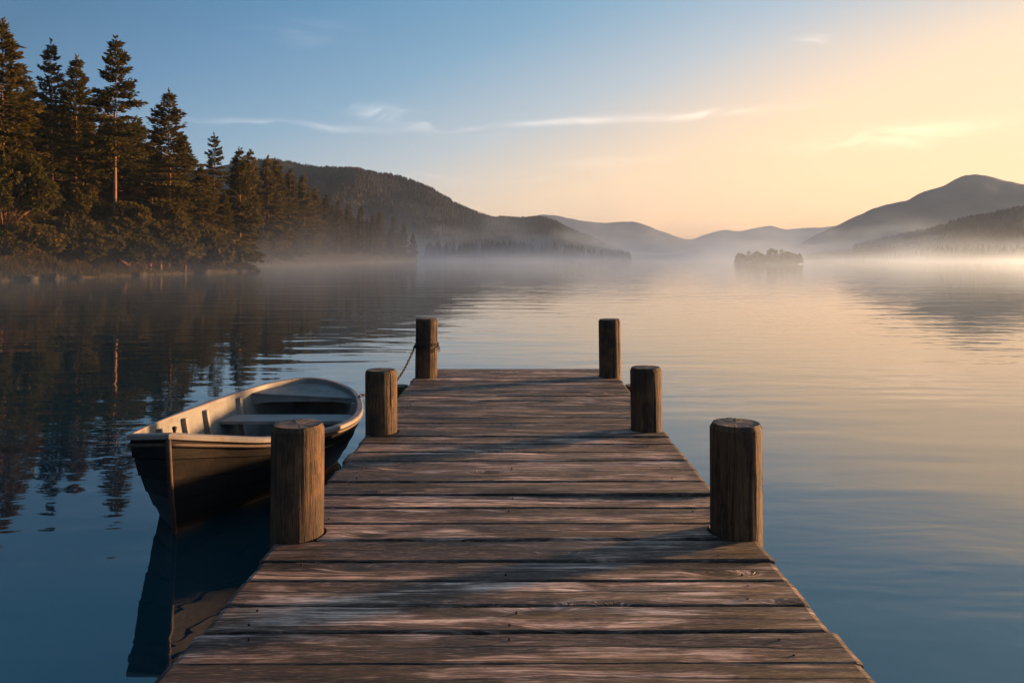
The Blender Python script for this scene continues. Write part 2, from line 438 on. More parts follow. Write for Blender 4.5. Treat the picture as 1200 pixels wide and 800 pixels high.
# ------------------------------------------------------------------ pier
rng = random.Random(5)
pier = thing('wooden_pier', 'weathered plank pier with six round timber posts running out over the lake', 'pier', (0, 0, 0))
POSTS = [(-1.03, 3.74, .515, .121), (1.04, 3.76, .515, .120), (-.995, 5.88, .462, .116), (.985, 5.97, .468, .116), (-.975, 8.58, .63, .118), (1.02, 8.60, .62, .117)]
HALF = 1.10
def make_deck():
    V, Fc, UV = [], [], []
    y = 1.62; k = 0
    while y < 9.28:
        wd = rng.choice([.205, .222, .235, .25]) * rng.uniform(.96, 1.05)
        if y + wd > 9.3: wd = 9.31 - y
        if wd < .09: break
        gap = rng.choice([.006, .008, .012, .016])
        y0, y1 = y + gap / 2, y + wd - gap / 2
        xl, xr = -HALF + rng.uniform(-.012, .012), HALF + rng.uniform(-.012, .012)
        zt = DECK + rng.uniform(-.005, .004); th = .045
        tx, ty = rng.uniform(-.003, .003), rng.uniform(-.0025, .0025)
        n = 110; b0 = len(V)
        sec = [(0, -th), (0, -.012), (.003, -.004), (.010, 0), (.3, .0), (.5, .0), (.7, .0), (-.010, 0), (-.003, -.004), (-.0, -.012), (-.0, -th)]
        m = len(sec); us, vs_ = [], []
        for i in range(n + 1):
            u = i / n; x = xl + (xr - xl) * u
            e0 = mnoise.noise(Vector((x * 3.1, k * 7.7, 0))) * .006 + mnoise.noise(Vector((x * 13, k * 3.1, 5))) * .004
            e1 = mnoise.noise(Vector((x * 3.3, k * 5.7, 9))) * .006 + mnoise.noise(Vector((x * 14, k * 2.1, 7))) * .004
            cup = -.004 if k % 3 else .003
            for j, (a, dz_) in enumerate(sec):
                if j < 4: yy = y0 + e0 + a
                elif j > 6: yy = y1 + e1 + a
                else: yy = y0 + (y1 - y0) * a
                vv = (yy - y0) / (y1 - y0)
                zz = zt + dz_ + tx * x + ty * (vv - .5) * 2 + cup * (1 - (2 * vv - 1) ** 2) + mnoise.noise(Vector((x * 1.1, k * 2.3, 3))) * .003
                zz -= .006 * max(0, 1 - min(u, 1 - u) * n / 1.0)          # worn ends
                V.append((x, yy, zz)); us.append(x); vs_.append(vv)
        for i in range(n):
            for j in range(m):
                l = (j + 1) % m
                q = (b0 + i*m + j, b0 + i*m + l, b0 + (i+1)*m + l, b0 + (i+1)*m + j)
                q = q[::-1]
                Fc.append(q); UV += [(us[a - b0], vs_[a - b0]) for a in q]
        for i, rev in ((0, False), (n, True)):
            q = tuple(b0 + i*m + j for j in range(m))
            if rev: q = q[::-1]
            Fc.append(q); UV += [(us[a - b0], vs_[a - b0]) for a in q]
        y += wd; k += 1
        PL.append((y0, y1, zt))
    me = new_mesh('deck', V, Fc, False, [M['deck']], UV)
    bm = bmesh.new(); bm.from_mesh(me); bmesh.ops.recalc_face_normals(bm, faces=bm.faces); bm.to_mesh(me); bm.free()
    o = link('deck', me, pier)
    # round notches where the posts pass through
    cut = MB()
    for (px, py, hh, rr) in POSTS:
        cut.tube([(px, py, DECK - .3), (px, py, DECK + .3)], rr + .016, 40)
    c = cut.build('cutter', M['deck'])
    bm = bmesh.new(); bm.from_mesh(c.data); bmesh.ops.recalc_face_normals(bm, faces=bm.faces); bm.to_mesh(c.data); bm.free()
    md = o.modifiers.new('notch', 'BOOLEAN'); md.operation = 'DIFFERENCE'; md.object = c; md.solver = 'EXACT'
    dg = bpy.context.evaluated_depsgraph_get()
    me2 = bpy.data.meshes.new_from_object(o.evaluated_get(dg))
    o.modifiers.clear(); o.data = me2
    bpy.data.objects.remove(c)
    return o
PL = []
deck = make_deck()
# nail heads along three bearers: they sit in the boards
nails = MB()
for (y0, y1, zt) in PL:
    for xb in (-.93, -.02, .9):
        for yy in (y0 + (y1 - y0) * .25, y0 + (y1 - y0) * .76):
            if rng.random() < .6: continue
            x, yv = xb + rng.uniform(-.025, .025), yy + rng.uniform(-.012, .012)
            if any((x - p[0]) ** 2 + (yv - p[1]) ** 2 < .17 ** 2 for p in POSTS): continue
            nails.tube([(x, yv, zt - .012), (x, yv, zt + .0035)], .0042, 8)
bm = bmesh.new(); bm.from_mesh(deck.data); deck.data.materials.append(M['nail'])
for v_ in [0]:
    vs_ = [bm.verts.new(v) for v in nails.v]
    for f in nails.f: bm.faces.new([vs_[i] for i in f]).material_index = 1
bm.to_mesh(deck.data); bm.free()
# bearers and stringers under the deck
for x in (-1.0, 0, .99):
    b = MB(); b.box((x - .045 if abs(x) < .5 else x - .03, 1.6, DECK - (.205 if abs(x) < .5 else .33)), (x + .045 if abs(x) < .5 else x + .03, 9.24, DECK - .056)); b.build('stringer', M['beam'], pier)  # outer pair made deeper, unseen, to block low sun passing under the deck
for y in (3.5, 5.68, 8.36):
    b = MB(); b.box((-1.12, y - .05, DECK - .36), (1.12, y + .05, DECK - .208)); b.build('bearer', M['beam'], pier)

def post_mesh(px, py, hh, rr, seed):
    rg = random.Random(seed)
    n = 144; zb, zt = -1.2, DECK + hh
    zs = [zb, -.3, 0] + [i * .035 for i in range(1, int((zt - .03) / .035))] + [zt - .022]
    cr = [(rg.uniform(0, 2 * math.pi), rg.uniform(.014, .034), rg.uniform(.006, .02), rg.uniform(.3, 1.2), rg.random() < .6) for _ in range(16)]
    V, Fc, fm = [], [], []
    for iz, z in enumerate(zs):
        ch = 0
        for k in range(n):
            a = 2 * math.pi * k / n
            ca, sa = math.cos(a), math.sin(a)
            r = rr * (1 + .022 * mnoise.noise(Vector((ca * 1.6 + seed, sa * 1.6, z * .9))) + .012 * mnoise.noise(Vector((ca * 6 + seed, sa * 6, z * 1.5))) + .010 * mnoise.noise(Vector((ca * 16 + seed, sa * 16, z * 1.1))))
            for (a0, wd, dp, ln, top) in cr:
                da = abs((a - a0 + .05 * mnoise.noise(Vector((z * 4, a0, seed))) + math.pi) % (2 * math.pi) - math.pi)
                if da < wd * 1.6:
                    zz = (zt - z) if top else (z - DECK)
                    f = max(0, 1 - zz / (ln * hh))
                    r -= dp * max(0, 1 - da / (wd * 1.6)) * min(1, f * 2.5)
            r -= ch * rr / .12
            V.append((ca * r, sa * r, z))
    m = len(zs)
    for i in range(m - 1):
        for k in range(n):
            l = (k + 1) % n; Fc.append((i*n+k, i*n+l, (i+1)*n+l, (i+1)*n+k)); fm.append(0)
    # chamfer and sawn top, crisp edges
    smooth = [True] * len(Fc)
    rim = [Vector(v) for v in V[(m - 1) * n:]]
    def ring(pts):
        b = len(V); V.extend([tuple(p) for p in pts]); return b
    def bridge(a, b, mi):
        for k in range(n):
            l = (k + 1) % n; Fc.append((a + k, a + l, b + l, b + k)); fm.append(mi); smooth.append(False)
    hi = [Vector((p.x * .90, p.y * .90, zt + rg.uniform(-.0015, .0015))) for p in rim]
    bridge(ring(rim), ring(hi), 0)
    prev = ring(hi)
    for s_ in (.62, .32):
        nx = ring([Vector((p.x * s_, p.y * s_, zt + .002 * mnoise.noise(Vector((p.x * 30, p.y * 30, seed))))) for p in rim]); bridge(prev, nx, 1); prev = nx
    V.append((0, 0, zt + .001)); c = len(V) - 1
    for k in range(n): Fc.append((prev + k, prev + (k + 1) % n, c)); fm.append(1); smooth.append(False)
    me = new_mesh('post', V, Fc, False, [M['post'], M['endgrain']], None, fm)
    me.polygons.foreach_set('use_smooth', smooth); return me
for i, (px, py, hh, rr) in enumerate(POSTS):
    o = link('post', post_mesh(px, py, hh, rr, 11 + 7 * i), pier); o.location = (px, py, 0)
    lean = .35 if i < 2 else 1.0; o.rotation_euler = (R(rng.uniform(-1, 1) * lean), R(rng.uniform(-1, 1) * lean), 0)
for i, (px, py) in enumerate(((-1.21, 8.22), (1.22, 8.24))):
    o = link('pile_stub', post_mesh(px, py, -.035, .10, 91 + i), pier); o.location = (px, py, 0)

# ------------------------------------------------------------------ rowing boat
GUN = [(200,510,.70),(260,513,.62),(320,514,.55),(378,505,.50),(410,494,.49),(422,482,.49),(421,468,.50),(412,457,.52),(390,447.5,.55),(362,443.5,.57),
       (330,447,.57),(300,454,.56),(250,470,.56),(200,489,.60),(170,502,.65),(152,511,.69)]
G = [on_level(*p) for p in GUN]
B = [(-2.165,5.09),(-1.98,5.50),(-1.80,5.90),(-1.66,6.20),(-1.58,6.50),(-1.56,6.75),(-1.60,6.95),(-1.69,7.10),(-1.83,7.22),(-1.98,7.26),
     (-2.12,7.18),(-2.23,6.98),(-2.36,6.50),(-2.43,5.95),(-2.46,5.68),(-2.42,5.45)]
B = [(x, y, -.03) for x, y in B]
def crom(p, n, m):                                # smooth open run through p with m steps per piece
    out = []
    for i in range(n - 1):
        p0, p1, p2, p3 = (Vector(p[max(i-1, 0)]), Vector(p[i]), Vector(p[i+1]), Vector(p[min(i+2, n-1)]))
        for k in range(m):
            t_ = k / m
            out.append(.5 * ((2*p1) + (p2-p0)*t_ + (2*p0-5*p1+4*p2-p3)*t_*t_ + (3*p1-p0-3*p2+p3)*t_**3))
    out.append(Vector(p[n-1])); return out
NS = 6
def loop(p): 
    a = crom(p, len(p), NS)
    c0, c1 = Vector(p[-1]), Vector(p[0])
    return a + [c0.lerp(c1, k / 4) for k in (1, 2, 3)]
LG, LB = loop(G), loop(B)
NL = len(LG); NSM = (len(G) - 1) * NS + 1        # the last three close the narrow bow board
cen = Vector((-1.95, 6.3, .3))
def side(i, f, out=0.0):                          # f 0 at the rail, 1 at the bottom: flared section
    g_, b_ = LG[i], LB[i]
    e = f ** 1.35
    x = g_.x + (b_.x - g_.x) * e; y = g_.y + (b_.y - g_.y) * e; z = g_.z + (b_.z - g_.z) * f
    if 0 < i < NSM - 1: x, y = x + (0), y
    d = Vector((x - cen.x, y - cen.y, 0))
    if d.length > 0: d.normalize()
    return Vector((x, y, z)) + d * out
boat = thing('rowing_boat', 'dark planked wooden rowing boat with pale grey inside moored beside the pier', 'boat', (-1.95, 6.1, 0))
BL = Vector((-1.95, 6.1, 0))
class BoatMB(MB):
    def build(s, *a, **k):
        s.v = [tuple(Vector(v) - BL) for v in s.v]; return super().build(*a, **k)
hull = BoatMB()
ST = 5
rows = []
for k in range(ST):
    rows.append([side(i, k / ST + (.016 if k else 0), .003 if k else 0) for i in range(NL)])
    rows.append([side(i, (k + 1) / ST, .015) for i in range(NL)])
    if k < ST - 1:
        rows.append([side(i, (k + 1) / ST + .001, -.012) for i in range(NL)])
        rows.append([side(i, (k + 1) / ST + .015, -.012) for i in range(NL)])
vs = [p for r_ in rows for p in r_]; fs = []
for a in range(len(rows) - 1):
    for i in range(NL):
        j = (i + 1) % NL; fs.append((a*NL+i, a*NL+j, (a+1)*NL+j, (a+1)*NL+i))
hull.add(vs, fs); hull.add(rows[-1], [tuple(range(NL))])
ho = hull.build('hull', M['hull'], boat, smooth=True); ho.data.set_sharp_from_angle(angle=R(20))
inn = BoatMB()
def inside(i, f): return side(i, f * .80, -.034)
IR = 8
rows = [[inside(i, k / IR) for i in range(NL)] for k in range(IR + 1)]
vs = [p for r_ in rows for p in r_]; fs = []
for a in range(IR):
    for i in range(NL):
        j = (i + 1) % NL; fs.append((a*NL+j, a*NL+i, (a+1)*NL+i, (a+1)*NL+j))
inn.add(vs, fs)
inn.build('inner_skin', M['inner'], boat, smooth=True)
fl = BoatMB()
ring = [side(i, (LG[i].z - .14) / (LG[i].z - LB[i].z), -.05) for i in range(NL)]
fl.add([(p.x, p.y, .150) for p in ring] + [(p.x, p.y, .130) for p in ring], [tuple(range(NL)), tuple(range(2*NL-1, NL-1, -1))] + [(i, (i+1) % NL, NL+(i+1) % NL, NL+i) for i in range(NL)])
fl.build('floor_boards', M['rib'], boat)
rail = BoatMB()
nsec = [(-.034, -.010), (-.034, .006), (-.026, .012), (.014, .012), (.022, .006), (.022, -.016), (.014, -.020), (0, -.020)]
vs, fs = [], []; m = len(nsec)
for i in range(NL):
    for (o_, z_) in nsec:
        p = side(i, 0, o_); vs.append((p.x, p.y, p.z + z_))
for i in range(NL):
    j = (i + 1) % NL
    for k in range(m):
        l = (k + 1) % m; fs.append((i*m+k, j*m+k, j*m+l, i*m+l))
rail.add(vs, fs); rail.build('gunwale', M['rail'], boat)
# outer rubbing strake below the rail, stem strip, breasthook knob
rs = BoatMB()
rs.tube([side(i, .075, .014) for i in range(NL)], .012, 6, closed=True); rs.build('rubbing_strake', M['beam'], boat, smooth=True)
stm = BoatMB()
pts = [side(0, f, .026) for f in (.03, .2, .4, .6, .8, 1.0)]
stm.tube(pts, .015, 8); stm.build('stem_strip', M['strip'], boat, smooth=True)
kb = BoatMB(); p = Vector(LG[0]).lerp(cen, .03); kb.tube([(p.x, p.y, .69), (p.x, p.y, .715), (p.x, p.y, .735), (p.x, p.y, .742)], [.009, .009, .015, .010], 10); kb.build('bow_cleat', M['nail'], boat, smooth=True)
bh = BoatMB()                                     # little bow deck in the angle of the rails
tri = [side(0, .02, -.03), side(8, .02, -.03), side(NSM - 6, .02, -.03), side(NSM - 1, .02, -.03)]
bh.add([(p.x, p.y, p.z) for p in tri] + [(p.x, p.y, p.z - .025) for p in tri], [(0,1,2,3),(7,6,5,4),(0,4,5,1),(1,5,6,2),(2,6,7,3),(3,7,4,0)])
# ribs down both sides
def at_depth(yw, sidesign):
    best = None
    for i in range(NSM):
        right = i < NSM * .55
        if (sidesign > 0) != right: continue
        d = abs(LG[i].y - yw)
        if best is None or d < best[0]: best = (d, i)
    return best[1]
for yw in (5.25, 5.75, 6.3, 6.95):
    for sg in (-1, 1):
        i = at_depth(yw, sg)
        if sg > 0 and yw < 5.3: continue
        rb = BoatMB()
        A, Bv = [], []
        tang = (LG[i + 1] - LG[i - 1]).normalized() * .026
        ins = (Vector((cen.x, LG[i].y, 0)) - Vector((LG[i].x, LG[i].y, 0))).normalized()
        vs = []
        for f in (.06, .2, .4, .6, .8, .95):
            p = inside(i, f); q = p + ins * .034; p = p - ins * .004
            vs += [p - tang, p + tang, q + tang * .8, q - tang * .8]
        fs = []
        for a in range(5):
            for k in range(4):
                l = (k + 1) % 4; fs.append((a*4+k, a*4+l, (a+1)*4+l, (a+1)*4+k))
        fs += [(3, 2, 1, 0), (20, 21, 22, 23)]
        rb.add(vs, fs); rb.build('rib', M['rib'], boat)
def inner_x(yw, z, sg):
    i = at_depth(yw, sg); g_, b_ = LG[i], LB[i]
    f = min(1, (g_.z - z) / (g_.z - b_.z))
    return side(i, f, -.03).x
def bench(name, y0, y1, z, th=.028):
    b = BoatMB()
    xl0, xl1, xr0, xr1 = inner_x(y0, z, -1), inner_x(y1, z, -1), inner_x(y0, z, 1), inner_x(y1, z, 1)
    vs = [(xl0,y0,z-th),(xr0,y0,z-th),(xr1,y1,z-th),(xl1,y1,z-th),(xl0,y0,z),(xr0,y0,z),(xr1,y1,z),(xl1,y1,z)]
    b.add(vs, [(0,3,2,1),(4,5,6,7),(0,1,5,4),(1,2,6,5),(2,3,7,6),(3,0,4,7)])
    return b.build(name, M['bench'], boat, bevel=.005)
bench('thwart', 6.52, 6.80, .40)
bench('thwart', 5.72, 5.95, .37)
# small after deck, its front board, and the dark locker under it
idx = [i for i in range(NSM) if LG[i].y > 7.10]
ad = BoatMB()
top = [side(i, .02, -.02) for i in idx]; n = len(top)
ad.add([(p.x, p.y, p.z - .018) for p in top] + [(p.x, p.y, p.z - .036) for p in top], [tuple(range(n)), tuple(range(2*n-1, n-1, -1))] + [(k, n+k, n+(k+1) % n, (k+1) % n) for k in range(n)])
ad.build('after_deck', M['inner'], boat)
sb = BoatMB(); p, q = top[0], top[-1]
m_ = 10; vs = []
for k in range(m_ + 1):
    f = k / m_; x = p.x + (q.x - p.x) * f; y = p.y + (q.y - p.y) * f - .012
    zt_ = p.z + (q.z - p.z) * f - .040; zl = .455 - .045 * (2 * f - 1) ** 6
    vs += [(x, y - .012, zt_), (x, y - .012, zl), (x, y + .012, zl), (x, y + .012, zt_)]
fs = []
for k in range(m_):
    for j in range(4):
        l = (j + 1) % 4; fs.append((k*4+j, k*4+l, (k+1)*4+l, (k+1)*4+j))
fs += [(3, 2, 1, 0), tuple(m_ * 4 + j for j in range(4))]
sb.add(vs, fs); sb.build('stern_board', M['inner'], boat)

# ------------------------------------------------------------------ mooring chain
def chain():
    b = MB()
    px, py = POSTS[4][0], POSTS[4][1]; rr = .129
    path = []
    zc = gz(405, 8.45)
    for k in range(-2, 21):                        # once round the post
        a = R(-20 - 360 * k / 20); path.append(Vector((px + math.cos(a) * rr, py + math.sin(a) * rr, zc + .035 * math.sin(a * .5 + .6))))
    tail = [Vector((px + rr + .012, py - .055, zc - .02)), Vector((px + rr + .02, py - .06, zc - .055)), Vector((px + rr + .018, py - .06, zc - .075))]
    end = Vector((-1.345, 6.98, .535)); st = Vector((px - .10, py - .085, zc + .01))
    span = []
    for k in range(1, 61):
        f = k / 60; p = st.lerp(end, f); p.z -= .20 * 4 * f * (1 - f) * (1 - .15 * f); span.append(p)
    span += [Vector((-1.37, 6.96, .525)), Vector((-1.40, 6.93, .47)), Vector((-1.42, 6.9, .40)), Vector((-1.44, 6.88, .33)), Vector((-1.5, 6.9, .27))]
    for run in (path, [path[0]] + tail, [st] + span):
        # resample at link pitch
        pitch = .030; pts = [run[0]]; acc = 0
        for a, c in zip(run, run[1:]):
            L = (c - a).length; s_ = pitch - acc
            while s_ <= L:
                pts.append(a.lerp(c, s_ / L)); s_ += pitch
            acc = (acc + L) % pitch
        for i in range(len(pts) - 1):
            tdir = (pts[i+1] - pts[i]).normalized(); c = (pts[i] + pts[i+1]) / 2
            up = Vector((0, 0, 1)) if abs(tdir.z) < .9 else Vector((1, 0, 0))
            u = tdir.cross(up).normalized(); w_ = u.cross(tdir)
            sd = u if i % 2 else w_
            lk = [c + tdir * (math.cos(q) * .021) + sd * (math.sin(q) * .0115) for q in [2 * math.pi * k / 10 for k in range(10)]]
            b.tube(lk, .0040, 5, closed=True)
    o = b.build('mooring_chain', M['chain'], None, smooth=True)
    tag(o, 'thin rusty mooring chain hanging from far pier post down to the boat stern', 'chain')
chain()

# ------------------------------------------------------------------ left shore
SH = [(20,-44),(40,-38.5),(56,-36.3),(65,-35.2),(78,-34),(88,-31),(91,-29.9),(93,-30.5),(97,-36),(106,-44),(118,-46.5),(136,-46),(160,-44),(200,-39),(240,-35.6),(265,-33.6),(272,-33.6),(276,-36),(285,-60),(330,-140)]
SHy = np.array([p[0] for p in SH]); SHx = np.array([p[1] for p in SH], float)
def shore_x(y): return np.interp(y, SHy, SHx) + .5 * np.sin(y * .9) * .5 + .3 * np.sin(y * 2.3)
def bank_z(x, y):
    s_ = shore_x(y) - x
    return np.where(s_ < 0, s_ * .5, 2.0 * (1 - np.exp(-np.maximum(s_, 0) / 3.0)) + .09 * np.maximum(s_, 0)) + .22 * np.sin(x * .7 + y * .35) * np.clip(s_ / 4, 0, 1) + .12 * np.sin(x * 1.9 - y * 1.3) * np.clip(s_ / 3, 0, 1)
def grid_ground():
    xs = np.arange(-200, -22, 1.0); ys = np.arange(20, 330, 1.0)
    X, Y = np.meshgrid(xs, ys); Z = bank_z(X, Y)
    n = len(xs); keep = (shore_x(Y) - X) > -3
    idx = -np.ones(X.size, int); kf = keep.ravel(); idx[kf] = np.arange(kf.sum())
    V = np.stack([X.ravel(), Y.ravel(), Z.ravel()], 1)[kf]
    fs = []
    for j in range(len(ys) - 1):
        for i in range(n - 1):
            q = (idx[j*n+i], idx[j*n+i+1], idx[(j+1)*n+i+1], idx[(j+1)*n+i])
            if min(q) >= 0: fs.append(tuple(int(v) for v in q))
    tag(link('lake_bank', new_mesh('lake_bank', V, fs, True, [M['bank']])), kind='structure')
grid_ground()

def blades(name, P, hmin, hmax, wd, m, seed, per=5, spread=.25):
    r = np.random.default_rng(seed); n = len(P) * per
    base = np.repeat(P, per, 0) + np.c_[r.uniform(-spread, spread, (n, 2)), np.zeros(n)]
    h = r.uniform(hmin, hmax, n); a = r.uniform(0, 6.28, n); ln = r.uniform(.1, .6, n) * h; b = r.uniform(0, 6.28, n)
    side_ = np.c_[np.cos(a), np.sin(a), np.zeros(n)] * wd
    top = base + np.c_[np.cos(b) * ln, np.sin(b) * ln, h]
    V = np.stack([base - side_, base + side_, top], 1).reshape(-1, 3)
    return new_mesh(name, V, np.arange(n * 3).reshape(-1, 3), False, [m])
r = np.random.default_rng(3)
yy = r.uniform(45, 275, 9000); yy[:5500] = r.uniform(48, 97, 5500); ss = r.gamma(1.6, 2.2, 9000)
xx = shore_x(yy) - ss; P = np.c_[xx, yy, bank_z(xx, yy) - .05]
o = link('shore_grass', blades('shore_grass', P, .15, .6, .035, M['grass'], 4, 7, .45)); tag(o, kind='stuff')

# rocks at the water's edge
for k in range(9):
    y = [58, 59.4, 61, 63.5, 67, 72, 83, 89.5, 91.3][k]; rg = random.Random(k)
    s_ = rg.uniform(.25, .5); bm = bmesh.new(); bmesh.ops.create_icosphere(bm, subdivisions=3, radius=1)
    for v in bm.verts:
        v.co *= 1 + .35 * mnoise.noise(v.co * 1.3 + Vector((k * 9, 0, 0))) + .12 * mnoise.noise(v.co * 3 + Vector((k * 9, 0, 0)))
        v.co.x *= s_ * 1.3; v.co.y *= s_; v.co.z *= s_ * .6
    me = bpy.data.meshes.new('shore_rock'); bm.to_mesh(me); bm.free(); me.materials.append(M['rock'])
    o = link('shore_rock', me); o.location = (float(shore_x(np.array(y))) + .1, y, .1); o.rotation_euler.z = rg.uniform(0, 6)
    tag(o, 'low brown rock lying at the waterline below the wooded bank', 'rock', 'rocks along the left waterline')

# ------------------------------------------------------------------ trees
def diamonds(P, D, L, W, r):
    """leaf sprays: one small kite per point P along direction D"""
    n = len(P)
    D = D / np.maximum(np.linalg.norm(D, axis=1, keepdims=True), 1e-6)
    q = r.normal(size=(n, 3)); S = np.cross(D, q); S /= np.maximum(np.linalg.norm(S, axis=1, keepdims=True), 1e-6)
    L = np.broadcast_to(L, (n,))[:, None]; W = np.broadcast_to(W, (n,))[:, None]
    V = np.stack([P, P + D * L * .45 + S * W, P + D * L, P + D * L * .45 - S * W], 1).reshape(-1, 3)
    return V

def conifer(seed, h=18.0, start=.1, rmax=3.6, nb=260, dens=1.0, droop=.25, ragged=.3, power=.85, leaf=.36, lowtaper=False, trunk_r=.2):
    r = np.random.default_rng(seed)
    tr = MB(); zs = np.linspace(-.8, h * .985, 14)
    bx_ = np.cumsum(r.normal(0, .035, 14)); by_ = np.cumsum(r.normal(0, .035, 14))
    tr.tube([(bx_[i], by_[i], zs[i]) for i in range(14)], [max(.02, trunk_r * (1 - .93 * max(0, z) / h) + (.08 if z < 0 else 0)) for z in zs], 9)
    allP, allD = [], []
    cur, jz, jr = -1, 0, 1
    for b in range(nb):
        lev = int(nb / 5.5); wv = int(b / nb * lev)
        if wv != cur: cur = wv; jz = r.uniform(-.3, .3); jr = r.uniform(.8, 1.12)
        u = min(.995, max(0, (wv + .5 + jz + r.normal(0, .10)) / lev)) ** .92
        z = h * (start + (1 - start) * u * .99)
        prof = (1 - u) ** power
        if lowtaper: prof *= min(1, .45 + u / .25)
        R_ = rmax * prof * jr * r.uniform(1 - ragged * 1.6, 1 + ragged * .6) + .16
        if r.random() < ragged * .25: R_ *= .45
        az = r.uniform(0, 2 * math.pi)
        up = -.12 + .75 * u ** 1.5 + r.normal(0, .08)
        out = np.array([math.cos(az), math.sin(az), 0]); sd = np.array([-out[1], out[0], 0])
        cx, cy_ = np.interp(z, zs, bx_), np.interp(z, zs, by_)
        o0 = np.array([cx, cy_, z])
        def pt(s): return o0 + out * (R_ * s)[:, None] + np.array([0, 0, 1.]) * ((up * R_ * s) - droop * R_ * s ** 2 * (1 - u) + .10 * R_ * s ** 4)[:, None]
        ns = max(6, int(R_ * 26 * dens))
        s = r.beta(1.9, 1.15, ns); s = np.maximum(s, .12)
        lat = r.normal(0, 1, ns) * (.10 + .20 * (1 - s)) * R_ * np.minimum(1, s * 3)
        P = pt(s) + sd * lat[:, None] + np.c_[np.zeros((ns, 2)), r.normal(0, .045, ns) - np.abs(lat) * .10]
        D = out * r.uniform(.3, 1, ns)[:, None] + sd * (np.sign(lat) * r.uniform(.1, .9, ns))[:, None] + np.c_[np.zeros((ns, 2)), r.normal(-.02, .22, ns) + up * .4]
        allP.append(P); allD.append(D)
        if R_ > .7 and b % 2 == 0:
            ss_ = np.array([0, .35, .7, .95]); q = pt(ss_)
            tr.tube([tuple(v) for v in q], [.045 * R_ / rmax + .012, .03 * R_ / rmax + .01, .018, .008], 4)
    # leader at the top
    k = 26; zt = r.uniform(h * .93, h * 1.02, k)
    allP.append(np.c_[np.full(k, bx_[-1]) + r.normal(0, .05, k), np.full(k, by_[-1]) + r.normal(0, .05, k), zt]); allD.append(np.c_[r.normal(0, .5, (k, 2)), r.uniform(.4, 1.2, k)])
    # dead stubs under the crown
    for b in range(int(12 * start / .4) if start > .2 else 0):
        z = h * r.uniform(.12, start); az = r.uniform(0, 6.28); L = r.uniform(.3, 1.1)
        tr.tube([(0 + np.interp(z, zs, bx_), np.interp(z, zs, by_), z), (np.interp(z, zs, bx_) + math.cos(az) * L, np.interp(z, zs, by_) + math.sin(az) * L, z - .1 * L)], [.03, .01], 4)
    P = np.concatenate(allP); D = np.concatenate(allD); n = len(P)
    V = diamonds(P, D, leaf * r.uniform(.6, 1.35, n), leaf * .2 * r.uniform(.7, 1.4, n), r)
    crown = new_mesh('crown', V, np.arange(len(V)).reshape(-1, 4), False, [M['needle']])
    trunk = new_mesh('trunk', tr.v, tr.f, True, [M['bark']])
    return trunk, crown, h

def broadleaf(seed, h=8.0, rad=3.0, lobes=34, dens=420, leaf=.26, low=.25, trunk_r=.16, mat='leaf'):
    r = np.random.default_rng(seed)
    tr = MB(); hub = np.array([0, 0, h * low])
    tr.tube([(0, 0, -.6), (.05, .02, h * low * .6), (0.02, .05, h * low), (.1, 0, h * .6), (.05, .05, h * .85)], [trunk_r * 1.2, trunk_r, trunk_r * .85, trunk_r * .45, .03], 8)
    Ps, Ds = [], []
    for k in range(lobes):
        az = r.uniform(0, 6.28); e = r.uniform(-.45, 1.0); rr = r.uniform(.45, 1.0) ** .6
        c = np.array([math.cos(az) * math.sqrt(max(0, 1 - e * e)) * rad * rr, math.sin(az) * math.sqrt(max(0, 1 - e * e)) * rad * rr, h * (low + (1 - low) * .48) + e * rr * h * (1 - low) * .5])
        lr = rad * r.uniform(.17, .33)
        n = int(dens * (lr / rad / .3) ** 2)
        d = r.normal(size=(n, 3)); d /= np.linalg.norm(d, axis=1, keepdims=True)
        q = c + d * (lr * r.uniform(.5, 1.05, n) ** .6)[:, None] * np.array([1, 1, .6])
        Ps.append(q); Ds.append(d + r.normal(0, .6, (n, 3)) + np.array([0, 0, -.15]))
        if k % 2 == 0:
            m_ = (hub + c) / 2 + np.array([0, 0, -.1 * h * .2])
            tr.tube([tuple(hub * np.array([1, 1, r.uniform(.8, 1.4)])), tuple(m_), tuple(c)], [trunk_r * .4, trunk_r * .25, .015], 5)
    P = np.concatenate(Ps); D = np.concatenate(Ds); n = len(P)
    V = diamonds(P, D, leaf * r.uniform(.6, 1.3, n), leaf * .32 * r.uniform(.7, 1.3, n), r)
    return new_mesh('trunk', tr.v, tr.f, True, [M['bark']]), new_mesh('crown', V, np.arange(len(V)).reshape(-1, 4), False, [M[mat]]), h

def plant(kit, name, label, cat, px, top, d, group=None, wide=1.0, rz=0.0, sink=0.0):
    tm, cm, h = kit
    x = gx(px, d); zb = float(bank_z(np.array(x), np.array(d))) - sink
    hh = gz(top, d) - zb; s_ = hh / h
    root = thing(name, label, cat, (x, d, zb), rz, group)
    root.scale = (s_ * wide, s_ * wide, s_)
    link('trunk', tm, root); link('crown', cm, root)
    return root

